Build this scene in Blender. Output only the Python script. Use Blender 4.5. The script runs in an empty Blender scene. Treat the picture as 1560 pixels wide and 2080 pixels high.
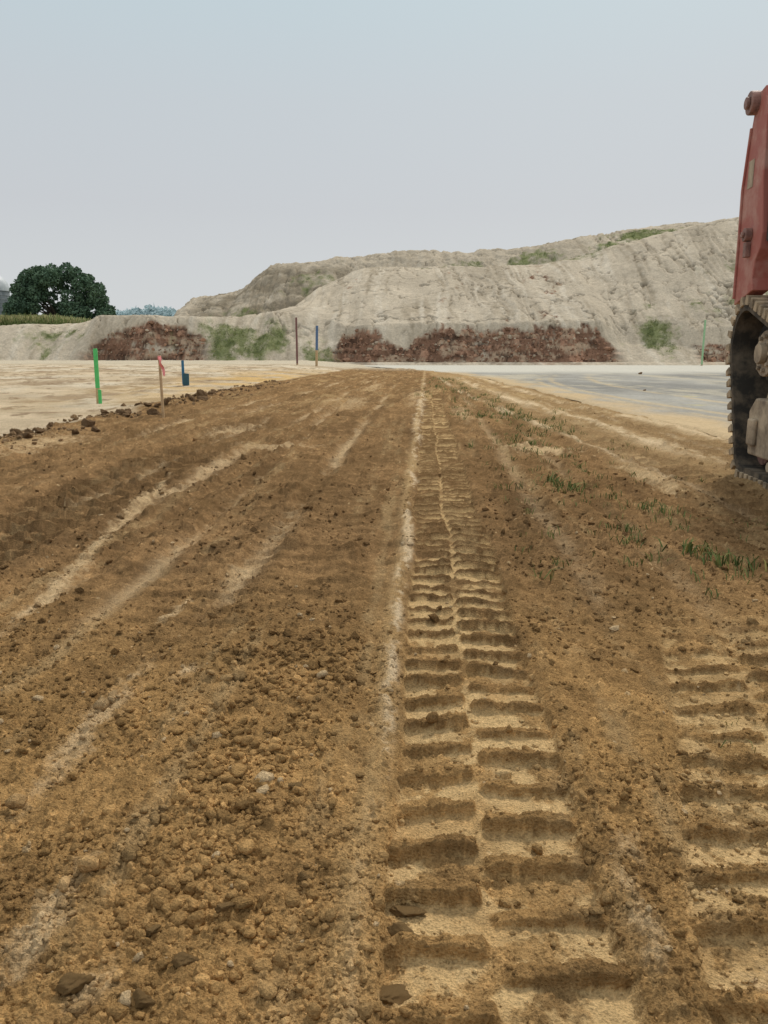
import bpy, math, random, bmesh
import numpy as np
from mathutils import Vector, Matrix
random.seed(7); rng=np.random.default_rng(7)
scn=bpy.context.scene
COL=scn.collection

# ------------------------------------------------------------ noise
def hsh(ix,iy,seed):
    ix=ix.astype(np.int64).astype(np.uint32); iy=iy.astype(np.int64).astype(np.uint32)
    n=ix*np.uint32(374761393)+iy*np.uint32(668265263)+np.uint32((seed*1442695041)&0xffffffff)
    n=(n^(n>>np.uint32(13)))*np.uint32(1274126177)
    n=(n^(n>>np.uint32(15)))*np.uint32(2246822519)
    n=n^(n>>np.uint32(16))
    return n.astype(np.float64)/4294967295.0
def vn(x,y,seed=0):
    fx=np.floor(x); fy=np.floor(y); tx=x-fx; ty=y-fy
    tx=tx*tx*(3-2*tx); ty=ty*ty*(3-2*ty)
    a=hsh(fx,fy,seed); b=hsh(fx+1,fy,seed); c=hsh(fx,fy+1,seed); d=hsh(fx+1,fy+1,seed)
    return ((a*(1-tx)+b*tx)*(1-ty)+(c*(1-tx)+d*tx)*ty)*2-1
def fbm(x,y,o=4,seed=0,g=0.5):
    r=0; a=1; t=0
    for i in range(o):
        ca,sa=math.cos(0.6*i),math.sin(0.6*i)
        r=r+a*vn((x*ca-y*sa)*(2**i)+17.3*i,(x*sa+y*ca)*(2**i)-9.1*i,seed+i*13) if o>3 else r+a*vn(x*(2**i)+17.3*i,y*(2**i)-9.1*i,seed+i*13)
        t+=a; a*=g
    return r/t
def ss(x,a=0.0,b=1.0):
    t=np.clip((x-a)/(b-a),0,1); return t*t*(3-2*t)
def box(s,a,b,e): return ss(s,a-e,a+e)*(1-ss(s,b-e,b+e))
def clods(x,y,cell,seed,dens,r0,r1,flat=0.55):
    gx=np.floor(x/cell); gy=np.floor(y/cell); H=np.zeros_like(x); ID=np.zeros_like(x)
    for i in (-1,0,1):
        for j in (-1,0,1):
            cx=gx+i; cy=gy+j
            px=(cx+hsh(cx,cy,seed))*cell; py=(cy+hsh(cx,cy,seed+1))*cell
            k=hsh(cx,cy,seed+2); q=hsh(cx,cy,seed+3); th=hsh(cx,cy,seed+6)*6.283
            r=(r0+(r1-r0)*q*q)*cell*(k<dens)
            dx=x-px; dy=y-py; c_=np.cos(th); s_=np.sin(th)
            u=np.abs(dx*c_+dy*s_); v=np.abs(-dx*s_+dy*c_)*1.25
            d=np.maximum(np.maximum(u,v),(u+v)*0.74)
            tl=(dx*c_*0.5-dy*s_*0.4)*0.6
            h=np.clip((r-d)*1.8,0,r*flat*1.7+tl*(r>0)); h=np.where(d<r,np.maximum(h,0),0)
            ID=np.where(h>H,hsh(cx,cy,seed+4),ID); H=np.maximum(H,h)
    return H,ID
def lerp(a,b,t): return a+(b-a)*t
def mixc(c,new,m): return c+(np.array(new)-c)*np.clip(m,0,1)[...,None]

# ------------------------------------------------------------ materials
def soil_mat(name,scales=(60,260),amp=0.45,bump=0.9,dist=0.010,rough=1.0,spec=0.0):
    m=bpy.data.materials.new(name); m.use_nodes=True; nt=m.node_tree; N=nt.nodes; L=nt.links
    b=N['Principled BSDF']; b.inputs['Roughness'].default_value=rough
    b.inputs['Specular IOR Level'].default_value=spec
    at=N.new('ShaderNodeAttribute'); at.attribute_name='col'
    tc=N.new('ShaderNodeTexCoord')
    n1=N.new('ShaderNodeTexNoise'); n1.inputs['Scale'].default_value=scales[0]; n1.inputs['Detail'].default_value=7; n1.inputs['Roughness'].default_value=0.7
    n2=N.new('ShaderNodeTexNoise'); n2.inputs['Scale'].default_value=scales[1]; n2.inputs['Detail'].default_value=4
    L.new(tc.outputs['Object'],n1.inputs['Vector']); L.new(tc.outputs['Object'],n2.inputs['Vector'])
    ad=N.new('ShaderNodeMath'); ad.operation='ADD'; L.new(n1.outputs['Fac'],ad.inputs[0]); L.new(n2.outputs['Fac'],ad.inputs[1])
    mr=N.new('ShaderNodeMapRange'); mr.inputs['From Min'].default_value=0.65; mr.inputs['From Max'].default_value=1.35
    mr.inputs['To Min'].default_value=1-amp; mr.inputs['To Max'].default_value=1+amp
    L.new(ad.outputs[0],mr.inputs['Value'])
    vm=N.new('ShaderNodeVectorMath'); vm.operation='SCALE'; L.new(at.outputs['Color'],vm.inputs[0]); L.new(mr.outputs[0],vm.inputs['Scale'])
    L.new(vm.outputs[0],b.inputs['Base Color'])
    bp=N.new('ShaderNodeBump'); bp.inputs['Strength'].default_value=bump; bp.inputs['Distance'].default_value=dist
    L.new(ad.outputs[0],bp.inputs['Height']); L.new(bp.outputs[0],b.inputs['Normal'])
    return m
def paint_mat(name,c1,c2,scale=6,rough=0.6,metal=0,bump=0.1,spec=0.3,lo=0.4,hi=0.65):
    m=bpy.data.materials.new(name); m.use_nodes=True; nt=m.node_tree; N=nt.nodes; L=nt.links
    b=N['Principled BSDF']; b.inputs['Roughness'].default_value=rough; b.inputs['Metallic'].default_value=metal
    b.inputs['Specular IOR Level'].default_value=spec
    tc=N.new('ShaderNodeTexCoord'); n=N.new('ShaderNodeTexNoise'); n.inputs['Scale'].default_value=scale; n.inputs['Detail'].default_value=8; n.inputs['Roughness'].default_value=0.65
    L.new(tc.outputs['Object'],n.inputs['Vector'])
    cr=N.new('ShaderNodeValToRGB'); cr.color_ramp.elements[0].position=lo; cr.color_ramp.elements[1].position=hi
    cr.color_ramp.elements[0].color=(*c1,1); cr.color_ramp.elements[1].color=(*c2,1)
    L.new(n.outputs['Fac'],cr.inputs['Fac']); L.new(cr.outputs['Color'],b.inputs['Base Color'])
    bp=N.new('ShaderNodeBump'); bp.inputs['Strength'].default_value=bump; bp.inputs['Distance'].default_value=0.01
    L.new(n.outputs['Fac'],bp.inputs['Height']); L.new(bp.outputs[0],b.inputs['Normal'])
    return m

# ------------------------------------------------------------ mesh helpers
def link(o,parent=None):
    COL.objects.link(o)
    if parent is not None: o.parent=parent
    return o
def set_col(me,col):
    a=me.attributes.new('col','FLOAT_COLOR','POINT')
    rgba=np.ones((len(me.vertices),4),dtype=np.float32); rgba[:,:3]=col
    a.data.foreach_set('color',rgba.ravel())
def raw_mesh(name,co,faces,col=None,smooth=True):
    me=bpy.data.meshes.new(name); n=len(co); f,k=faces.shape
    me.vertices.add(n); me.vertices.foreach_set('co',np.ascontiguousarray(co,dtype=np.float32).ravel())
    me.loops.add(f*k); me.loops.foreach_set('vertex_index',np.ascontiguousarray(faces,dtype=np.int32).ravel())
    me.polygons.add(f); me.polygons.foreach_set('loop_start',np.arange(0,f*k,k,dtype=np.int32))
    me.update(calc_edges=True)
    if smooth: me.shade_smooth()
    else: me.shade_flat()
    if col is not None: set_col(me,col)
    return me
def grid_obj(name,X,Y,Z,col,mat,smooth=True):
    R,C=X.shape; co=np.stack([X,Y,Z],-1).reshape(-1,3)
    i=np.arange(R*C).reshape(R,C)
    f=np.stack([i[:-1,:-1],i[:-1,1:],i[1:,1:],i[1:,:-1]],-1).reshape(-1,4)
    me=raw_mesh(name,co,f,col.reshape(-1,3),smooth); me.materials.append(mat)
    return link(bpy.data.objects.new(name,me))
def pyobj(name,verts,faces,mat,parent=None,smooth=False):
    me=bpy.data.meshes.new(name); me.from_pydata(verts,[],faces); me.update()
    if smooth: me.shade_smooth()
    me.materials.append(mat)
    return link(bpy.data.objects.new(name,me),parent)
class MB:
    def __init__(s): s.v=[]; s.f=[]
    def prism(s,prof,y0,y1):
        n=len(prof); o=len(s.v)
        s.v+=[(a,y0,b) for a,b in prof]+[(a,y1,b) for a,b in prof]
        s.f.append(tuple(o+i for i in range(n))); s.f.append(tuple(o+n+i for i in reversed(range(n))))
        for i in range(n):
            j=(i+1)%n; s.f.append((o+i,o+n+i,o+n+j,o+j))
    def box(s,x0,x1,y0,y1,z0,z1): s.prism([(x0,z0),(x1,z0),(x1,z1),(x0,z1)],y0,y1)
    def cyl(s,cx,cz,r,y0,y1,n=32): s.prism([(cx+r*math.cos(2*math.pi*i/n),cz+r*math.sin(2*math.pi*i/n)) for i in range(n)],y0,y1)
    def tube(s,pts,rad,n=8):
        rings=[]
        for i,p in enumerate(pts):
            p=Vector(p); d=(Vector(pts[min(i+1,len(pts)-1)])-Vector(pts[max(i-1,0)])).normalized()
            u=d.orthogonal().normalized(); w=d.cross(u); o=len(s.v)
            for k in range(n):
                a=2*math.pi*k/n; q=p+(u*math.cos(a)+w*math.sin(a))*rad[i]; s.v.append(tuple(q))
            rings.append(o)
        for a,b in zip(rings,rings[1:]):
            for k in range(n): s.f.append((a+k,a+(k+1)%n,b+(k+1)%n,b+k))
        s.f.append(tuple(rings[0]+k for k in reversed(range(n)))); s.f.append(tuple(rings[-1]+k for k in range(n)))
    def obj(s,name,mat,parent=None,bevel=0.0,smooth=False):
        o=pyobj(name,s.v,s.f,mat,parent,smooth)
        bm=bmesh.new(); bm.from_mesh(o.data); bmesh.ops.recalc_face_normals(bm,faces=bm.faces); bm.to_mesh(o.data); bm.free()
        if bevel:
            m=o.modifiers.new('bevel','BEVEL'); m.width=bevel; m.segments=2; m.limit_method='ANGLE'
        return o

# ------------------------------------------------------------ GROUND
def lane(Y): return -0.10+0.055*Y
def left_edge(X,Y):
    return np.interp(Y,[0,6,15,26,36,46],[-3.5,-3.3,-3.25,-2.4,-1.4,-1.2])+0.22*fbm(Y*0.9,Y*0+3,3,91)+0.06*fbm(X*3,Y*3,3,92)
def bars(s,Y,pitch,off,seed,r0=0.30,r1=0.06,jit=0.05,thin=1.0):
    p=Y/pitch+off+jit*fbm(s*4,Y*3.0,3,seed)+0.045*fbm(s*34,Y*26,3,seed+1)
    fl=np.floor(p); fr=p-fl
    k=hsh(fl,np.floor(off*3+s*0),seed+5); k2=hsh(fl,np.floor(off*3+s*0),seed+6)
    r0=r0+0.07*(k2-0.5)
    up=ss(fr,r0-r1*0.5,r0+r1*0.5); dn=1-ss(fr,r0+0.16*thin,r0+0.36*thin)
    return up*dn*(0.6+0.4*k),k
def ground(X,Y):
    s=X-lane(Y)+0.02*fbm(Y*1.3,Y*0,2,5)+0.009*fbm(X*11,Y*11,4,6,0.6)
    Yc=np.minimum(Y,60)
    xl=left_edge(X,Y)
    sand=1-ss(X-xl+0.12*fbm(X*6,Y*4,4,93),-0.16,0.10)
    xr=3.1+0.12*fbm(Y*0.7,X*0.0,3,44)
    rd=ss(X-xr,-0.05,0.15)
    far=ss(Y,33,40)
    soil=np.clip((1-sand)*(1-rd),0,1)
    near=1-ss(Y,1.2,3.2)
    xx=X+0.004*fbm(X*90,Y*90,2,70); yy=Y+0.004*fbm(X*90+40,Y*90,2,71)
    A=box(s,0.045,0.35,0.008)*(1-ss(Y,13,18))*soil
    z=0.018*fbm(X*1.1,Y*0.7,3,1)*soil + 0.012*fbm(s*5,Y*0.7,3,2)*soil
    z+=(0.016+0.010*ss(Y,1.8,3.5))*fbm(X*7,Y*5.5,5,3,0.60)*soil*(1-0.6*A)
    st=fbm(s*9,Y*0.55,3,8)
    z+=0.011*st*soil*(1-near*0.5)
    b1,k1=bars(s,Y,0.105,0.15,21); b2,k2=bars(s,Y,0.105,0.58,31)
    h1=box(s,0.045,0.18,0.006); h2=box(s,0.195,0.35,0.008)
    wear=0.55+0.5*ss(fbm(X*4.5,Y*3.0,4,33),-0.45,0.25)
    wearR=0.45+0.5*ss(fbm(X*5+7,Y*3.2,4,133),-0.35,0.30)
    barA=b1*h1+b2*h2
    relA=b1*h1*wear+b2*h2*wearR
    z+=A*(-0.020+0.028*relA)*np.interp(Y,[0,2,4,12],[1,1.0,1.1,1.3])
    z+=0.018*np.exp(-((s-0.0)/0.026)**2)*soil*(1-ss(Y,4,12))*(0.5+1.0*fbm(X*9,Y*7,4,39,0.6))
    z+=0.009*np.exp(-((s-0.188)/0.009)**2)*A*(0.4+1.1*fbm(X*9,Y*8,3,40))
    z+=0.012*np.exp(-((s-0.39)/0.03)**2)*soil*(1-ss(Y,3,8))
    A2=box(s,0.46,0.72,0.02)*(ss(Y,2.4,3.2))*(1-ss(Y,7,9))*soil; b3,_=bars(s*0.8,Y,0.125,0.4,35)
    z+=A2*(-0.006+0.016*b3*wearR)
    sB=s-(0.46+0.26*(Y-0.9)); B=box(sB,0.0,0.38,0.012)*(1-ss(Y,1.7,2.3))
    c1,_=bars(sB,Y,0.110,0.3,51); c2,_=bars(sB,Y,0.110,0.75,61)
    barB=c1*box(sB,0,0.18,0.008)+c2*box(sB,0.195,0.38,0.008)
    z+=B*(-0.015+0.024*barB*wearR)
    C=box(s,-2.0,-1.42,0.03)*ss(Y,1.5,2.5)*(1-ss(Y,8,11))
    cc,_=bars(s*0.5,Y,0.155,0.1,71,thin=0.8)
    z+=C*(-0.020+0.044*cc); z+=0.035*np.exp(-((s+1.36)/0.06)**2)*soil*(1-ss(Y,6,9))+0.025*np.exp(-((s+2.08)/0.07)**2)*soil*(1-ss(Y,6,9))
    D=box(s,-3.0,-2.45,0.04)*soil*(1-ss(Y,9,14)); dd,_=bars(s*0.5,Y,0.16,0.6,75); z+=(-0.02+0.03*dd)*D
    E=box(s,-0.80,-0.12,0.05)*box(Y,1.9,9,0.6)
    ee,_=bars(s*0.5,Y,0.13,0.4,81); z+=E*0.013*ee*wear
    E2=box(s,-1.30,-0.9,0.04)*box(Y,2.6,12,0.8)*soil; e2,_=bars(s*0.5,Y,0.15,0.7,83); z+=E2*0.014*e2*wear
    F=(box(X,1.75,2.1,0.05)*box(Y,3,18,1.0)+box(X,2.45,2.85,0.05)*box(Y,4,22,1.0))*soil
    ff,_=bars(X,Y,0.15,0.4,84); z+=F*(-0.02+0.026*ff)
    z+=0.02*(np.exp(-((X-2.28)/0.07)**2)+np.exp(-((X-1.66)/0.06)**2))*soil*box(Y,3.5,20,1)
    RUT=[(-0.50,-0.010,0.05,0.75),(-0.78,-0.035,0.04,0.6),(-1.28,-0.010,0.06,0.8),(-2.22,0.0,0.08,0.9),(-1.05,-0.012,0.035,0.5),(-2.75,0.01,0.07,0.8),(-1.70,0.0,0.05,0.5),(0.62,0.01,0.05,0.4),(0.92,0.015,0.04,0.35)]
    for a_,b_,w_,k_ in RUT:
        dd_=(s-(a_+b_*Y))/w_; z+=(-0.016*np.exp(-dd_**2)+0.009*np.exp(-((np.abs(dd_)-1.7)/0.5)**2))*soil*ss(Y,1.5,3)*(1-ss(Y,22,30))
    flat=np.clip(A*(1-ss(barA,0,0.25))+B*(1-ss(barB,0,0.25)),0,1)
    debris=ss(fbm(X*13,Y*13,5,87,0.62),0.0,0.25)
    rough=soil*(1-0.92*flat*(1-debris))*(1-0.35*A)
    loose=ss(fbm(s*2.2,Y*1.3,3,12),-0.45,0.35)
    band=np.exp(-((s+0.21)/0.15)**2)*(1-ss(Y,1.5,2.3))
    big=np.clip(0.75*band+0.5*ss(s,0.38,0.52)*(1-B)+0.45*loose,0,1)
    cl0,i0=clods(xx,yy,0.0075,141,0.85,0.2,0.62)
    cl1,i1=clods(xx,yy,0.014,101,0.65,0.15,0.52)
    cl2,i2=clods(xx,yy,0.028,111,0.52,0.08,0.38)
    cl3,i3=clods(xx,yy,0.065,121,0.36,0.06,0.27)
    cl4,i4=clods(xx+0.03*fbm(X*9,Y*9,2,4),yy,0.15,131,0.6,0.10,0.34,0.35)
    z+=rough*(cl0*(1-ss(Y,1.4,2.2))*0.9+cl1*(1-ss(Y,2.5,5))*(0.6+0.4*loose)+cl2*(0.35+0.65*big)*(1-ss(Y,6,10))+cl3*big*(1-ss(Y,12,20))*(1-A)+cl4*0.9*(ss(Y,1.8,3.2))*(1-ss(Y,16,26))*(1-0.8*A))
    z+=0.012*fbm(X*32,Y*32,5,15,0.70)*soil*(1-0.75*flat*(1-debris))*(1-0.4*ss(Y,3,6))*(1-ss(Y,9,13))
    z+=0.030*fbm(X*3.0,Y*2.0,5,16,0.6)*soil*ss(Y,2.5,6)*(1-ss(Y,22,32))*(1-0.5*A)
    z+=0.06*np.exp(-((X-xl-0.12)/0.22)**2)*(1-ss(Y,18,28))*(0.7+1.0*fbm(X*2,Y*1.5,4,18))
    z+=sand*(0.035*fbm(X*1.5,Y*1.2,5,19,0.62)+0.05*np.abs(fbm(X*1.4,Y*3,5,20,0.6))-0.02)
    z+=0.0115*np.maximum(Yc-14,0)*(1-ss(X-xl,-4,2))
    z+=-0.02*rd
    z+=0.06*np.exp(-((Y-36.5)/1.6)**2)*np.exp(-((X-0.7)/2.0)**2)*(1+0.8*fbm(X*2,Y*2,3,28))
    # --- colour
    c=np.zeros(X.shape+(3,))
    nearc=np.array((0.50,0.300,0.122)); midc=np.array((0.345,0.210,0.100))
    t=ss(Y,1.2,3.0); c[:]=nearc; c=mixc(c,midc,t*0.95)
    v=fbm(X*2.6,Y*1.8,5,23,0.6); c*= (1+0.38*v)[...,None]
    c*=(1+0.45*fbm(X*24,Y*20,5,232,0.70))[...,None]
    dry=ss(fbm(X*9,Y*7,5,22,0.65),-0.1,0.4); c=mixc(c,(0.19,0.110,0.048),dry*0.40)
    v2=fbm(s*14,Y*0.6,4,24); c=mixc(c,(0.54,0.375,0.19),ss(v2+0.5*fbm(X*18,Y*8,4,241,0.6),0.15,0.75)*0.6)
    c=mixc(c,(0.16,0.096,0.048),ss(fbm(s*8,Y*0.8,3,25)+0.4*fbm(X*14,Y*9,4,251,0.6),0.05,0.6)*0.5*t)
    idm=np.where(cl3>0.003,i3,np.where(cl2>0.002,i2,i1))
    c*=(0.80+0.40*idm)[...,None]
    c=mixc(c,(0.62,0.44,0.24),((i2>0.975)&(cl2>0.002))*0.8)
    pale=ss(fbm(X*7,Y*8,5,26,0.65),-0.4,0.2)
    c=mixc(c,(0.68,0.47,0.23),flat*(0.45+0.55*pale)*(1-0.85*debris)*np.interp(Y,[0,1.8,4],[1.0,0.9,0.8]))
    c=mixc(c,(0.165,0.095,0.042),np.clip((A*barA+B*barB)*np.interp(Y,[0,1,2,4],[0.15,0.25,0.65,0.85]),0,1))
    c=mixc(c,(0.17,0.10,0.046),E*ee*0.45+E2*e2*0.45+np.clip(C*cc,0,1)*0.35)
    for a_,b_,w_,k_ in RUT:
        dd_=(s-(a_+b_*Y))/(w_*0.9)
        c=mixc(c,(0.64,0.465,0.27),np.exp(-dd_**2)*k_*soil*ss(Y,1.6,2.6)*(1-ss(Y,24,32))*ss(fbm(s*3+a_,Y*0.7,4,295)+0.5*fbm(X*28,Y*14,5,296,0.7),-0.15,0.5))
    wl=0.009+0.0030*np.minimum(Y,12)
    brk=ss(fbm(X*9,Y*3,5,27,0.65)+0.7*fbm(X*45,Y*30,4,272,0.6),-0.15,0.25)
    wob=s-0.012+1.0*wl*fbm(X*14,Y*8,4,271)
    c=mixc(c,(0.74,0.585,0.395),np.exp(-(wob/wl)**2)*brk*np.interp(Y,[0.7,1.0,1.25,1.7,2.2,10,16,26],[0.1,0.15,0.5,0.9,1.0,1.0,0.8,0.3])*1.25)
    c=mixc(c,(0.60,0.41,0.20),np.exp(-((s-0.0)/0.03)**2)*0.45)
    def blob(x0,y0,rx,ry,st_,seed,colr=(0.64,0.46,0.26)):
        nonlocal c
        m=(np.abs(X-x0-0.055*(Y-y0))<rx*2.6)&(np.abs(Y-y0)<ry*2.6)
        if not m.any(): return
        Xm=X[m];Ym=Y[m]; sk=(Xm-x0-0.055*(Ym-y0))
        g=np.exp(-((sk/rx)**2+((Ym-y0)/ry)**2))
        k=ss(g+0.6*fbm(Xm*10,Ym*5,5,seed,0.65)+0.7*fbm(Xm*44,Ym*30,5,seed+9,0.7),0.3,1.3)*st_*ss(g,0.02,0.4)*1.2
        cm=c[m]; c[m]=cm+(np.array(colr)-cm)*np.clip(k,0,1)[...,None]
    for x0,y0,rx,ry,k in [(-0.60,1.42,0.045,0.35,0.7),(-0.46,0.93,0.045,0.12,0.9),(-0.36,0.80,0.05,0.05,0.7),(0.35,0.90,0.025,0.14,0.6),(0.38,1.08,0.03,0.06,0.6),
                          (0.5,0.80,0.07,0.04,0.6),(-0.9,6.3,0.5,0.2,0.6),(-1.5,7.6,0.25,0.7,0.7),(-0.5,12,0.3,2,0.5),
                          (1.25,6.2,0.36,0.35,1.0),(1.62,4.6,0.13,0.65,1.0),(1.9,5.6,0.1,0.8,0.8),(-0.62,2.2,0.025,0.14,0.9),(-0.47,1.72,0.035,0.05,0.8),
                          (-2.9,6.6,0.25,0.9,0.7),(0.35,8.3,0.05,0.9,0.6),(-0.5,2.6,0.06,0.2,0.5),(1.0,10,0.12,2,0.6),(0.55,14,0.12,3,0.6),(-0.2,18,0.2,3,0.6)]:
        blob(x0,y0,rx,ry,k,int(1000+x0*77+y0*13))
    dl=X-(-0.84-0.105*Y)+0.05*fbm(X*4,Y*3,3,290); g=np.exp(-(dl/0.045)**2)*box(Y,1.9,4.9,0.5)
    c=mixc(c,(0.64,0.46,0.26),ss(g*0.9+0.4*fbm(X*10,Y*5,5,29,0.65)+0.6*fbm(X*42,Y*30,5,291,0.7),0.3,1.2)*ss(g,0.05,0.5)*1.1)
    sh=ss(X+0.2*fbm(X*1.5,Y*0.8,3,30),1.5,1.95)*ss(Y,3.0,5.0)
    c=mixc(c,(0.46,0.315,0.16),sh*0.85*(1-rd)*(0.6+0.4*dry))
    for x1,w1,k1_ in [(1.66,0.05,0.8),(2.25,0.12,1.0),(2.95,0.10,0.9),(2.62,0.03,0.5)]:
        x1c=x1+0.12*np.sin(Y*0.25+1)
        c=mixc(c,(0.74,0.57,0.36),np.exp(-((X-x1c)/w1)**2)*box(Y,4.2,26,1.5)*ss(fbm(X*6,Y*1.2,4,322,0.6)+0.4*fbm(X*30,Y*20,4,323),-0.5,0.3)*k1_*soil)
    c=mixc(c,(0.24,0.15,0.075),F*ff*0.6)
    c=mixc(c,(0.54,0.37,0.18),ss(fbm(X*3.1,Y*0.5,3,34)+0.4*fbm(X*7,Y*4,3,341),0.25,0.7)*soil*ss(Y,9,16)*0.6)
    sc=np.zeros_like(c); sc[:]=(0.57,0.455,0.31)
    sc*=(1+0.32*fbm(X*1.2,Y*1.3,5,35,0.65))[...,None]
    sc=mixc(sc,(0.68,0.60,0.46),ss(fbm(X*0.5,Y*0.5,4,36),-0.1,0.4)*0.7)
    sc=mixc(sc,(0.34,0.245,0.15),ss(fbm(X*0.9,Y*0.7,5,37,0.65),0.0,0.28)*0.75)
    sc=mixc(sc,(0.26,0.18,0.11),ss(fbm(X*3,Y*1.5,5,371,0.65),0.15,0.4)*0.75)
    sc=mixc(sc,(0.64,0.42,0.17),np.exp(-(((X-xl+0.8)/1.8)**2+((Y-22)/8)**2))*ss(fbm(X*1.5,Y,4,38),-0.4,0.2)*0.9)
    c=c+(sc-c)*sand[...,None]
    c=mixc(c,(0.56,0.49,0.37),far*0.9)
    c=mixc(c,(0.10,0.13,0.05),ss(Y,90,100))
    z=np.where(Y>62,np.minimum(z,0.1),z)
    return z,np.clip(c,0.01,0.9)
rows=[0.40]
while rows[-1]<46: rows.append(rows[-1]+0.0020*rows[-1]**1.5)
while rows[-1]<2500: rows.append(rows[-1]*1.07)
rows=np.array(rows); cols=np.linspace(-0.8,0.8,1040)
Xg=cols[None,:]*(rows[:,None]+0.40); Yg=np.repeat(rows[:,None],len(cols),1)
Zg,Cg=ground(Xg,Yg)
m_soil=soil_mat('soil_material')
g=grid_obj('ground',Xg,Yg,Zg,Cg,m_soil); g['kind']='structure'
def gz(x,y): 
    z,_=ground(np.array([[float(x)]]),np.array([[float(y)]])); return float(z[0,0])

# ------------------------------------------------------------ ROAD
ry=np.concatenate([np.arange(1.0,24,0.06),np.arange(24,46.6,0.2)]); rx=np.concatenate([np.linspace(0,4,90),np.linspace(4.1,22,160),np.linspace(22.5,60,50)])
Yr=np.repeat(ry[:,None],len(rx),1)
edge=3.12+0.10*fbm(Yr*1.6,Yr*0+2,4,200)+0.12*fbm(Yr*0.35,Yr*0+2,2,201)-np.interp(Yr,[24,34,38,46],[0,0.9,2.6,5.0])
Xr=edge+rx[None,:]
Zr=0.022+0.004*fbm(Xr*2,Yr*2,2,202)-0.03*(rx[None,:]==0)+np.interp(Yr,[34,38,42],[0,0.05,0.06])
Cr=np.zeros(Xr.shape+(3,)); Cr[:]=(0.335,0.32,0.285)
Cr*=(1+0.40*fbm(Xr*1.3,Yr*0.7,5,203,0.65))[...,None]
Cr=mixc(Cr,(0.22,0.215,0.20),ss(fbm(Xr*0.3,Yr*0.2,4,204),-0.05,0.35)*0.7)
Cr=mixc(Cr,(0.50,0.45,0.35),ss(fbm(Xr*1.1,Yr*0.5,5,205,0.65),0.05,0.45)*0.6)
Cr=mixc(Cr,(0.53,0.47,0.35),ss(fbm((Xr-3)*1.6,Yr*0.16,3,209)+0.4*fbm(Xr*3,Yr*2,3,210),0.15,0.6)*0.6)
for x0,y0 in [(5.3,13.5),(4.5,11.2),(5.6,11.5),(7.2,14)]:
    Cr=mixc(Cr,(0.58,0.50,0.22),ss(np.exp(-(((Xr-x0)/0.22)**2+((Yr-y0)/0.3)**2))+0.5*fbm(Xr*9,Yr*7,4,206),0.5,1.1)*0.55)
arc=Xr-(3.6+0.012*(Yr-14)**2)
for o_ in (0.0,0.35,1.5):
    Cr=mixc(Cr,(0.56,0.44,0.27),np.exp(-((arc-o_)/0.09)**2)*box(Yr,6,26,2)*ss(fbm(Xr*5,Yr*1.5,4,211),-0.4,0.3)*0.7)
Cr=mixc(Cr,(0.55,0.41,0.24),(1-ss(rx[None,:]+0.7*fbm(Xr*2,Yr*0.8,5,207,0.6),0.0,1.0))*0.9)
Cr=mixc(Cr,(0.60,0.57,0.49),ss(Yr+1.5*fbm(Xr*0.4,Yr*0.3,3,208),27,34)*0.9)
m_road=soil_mat('asphalt_material',(18,160),0.32,0.3,0.004,1.0,0.0)
r=grid_obj('road',Xr,Yr,Zr,Cr,m_road); r['kind']='structure'

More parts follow.
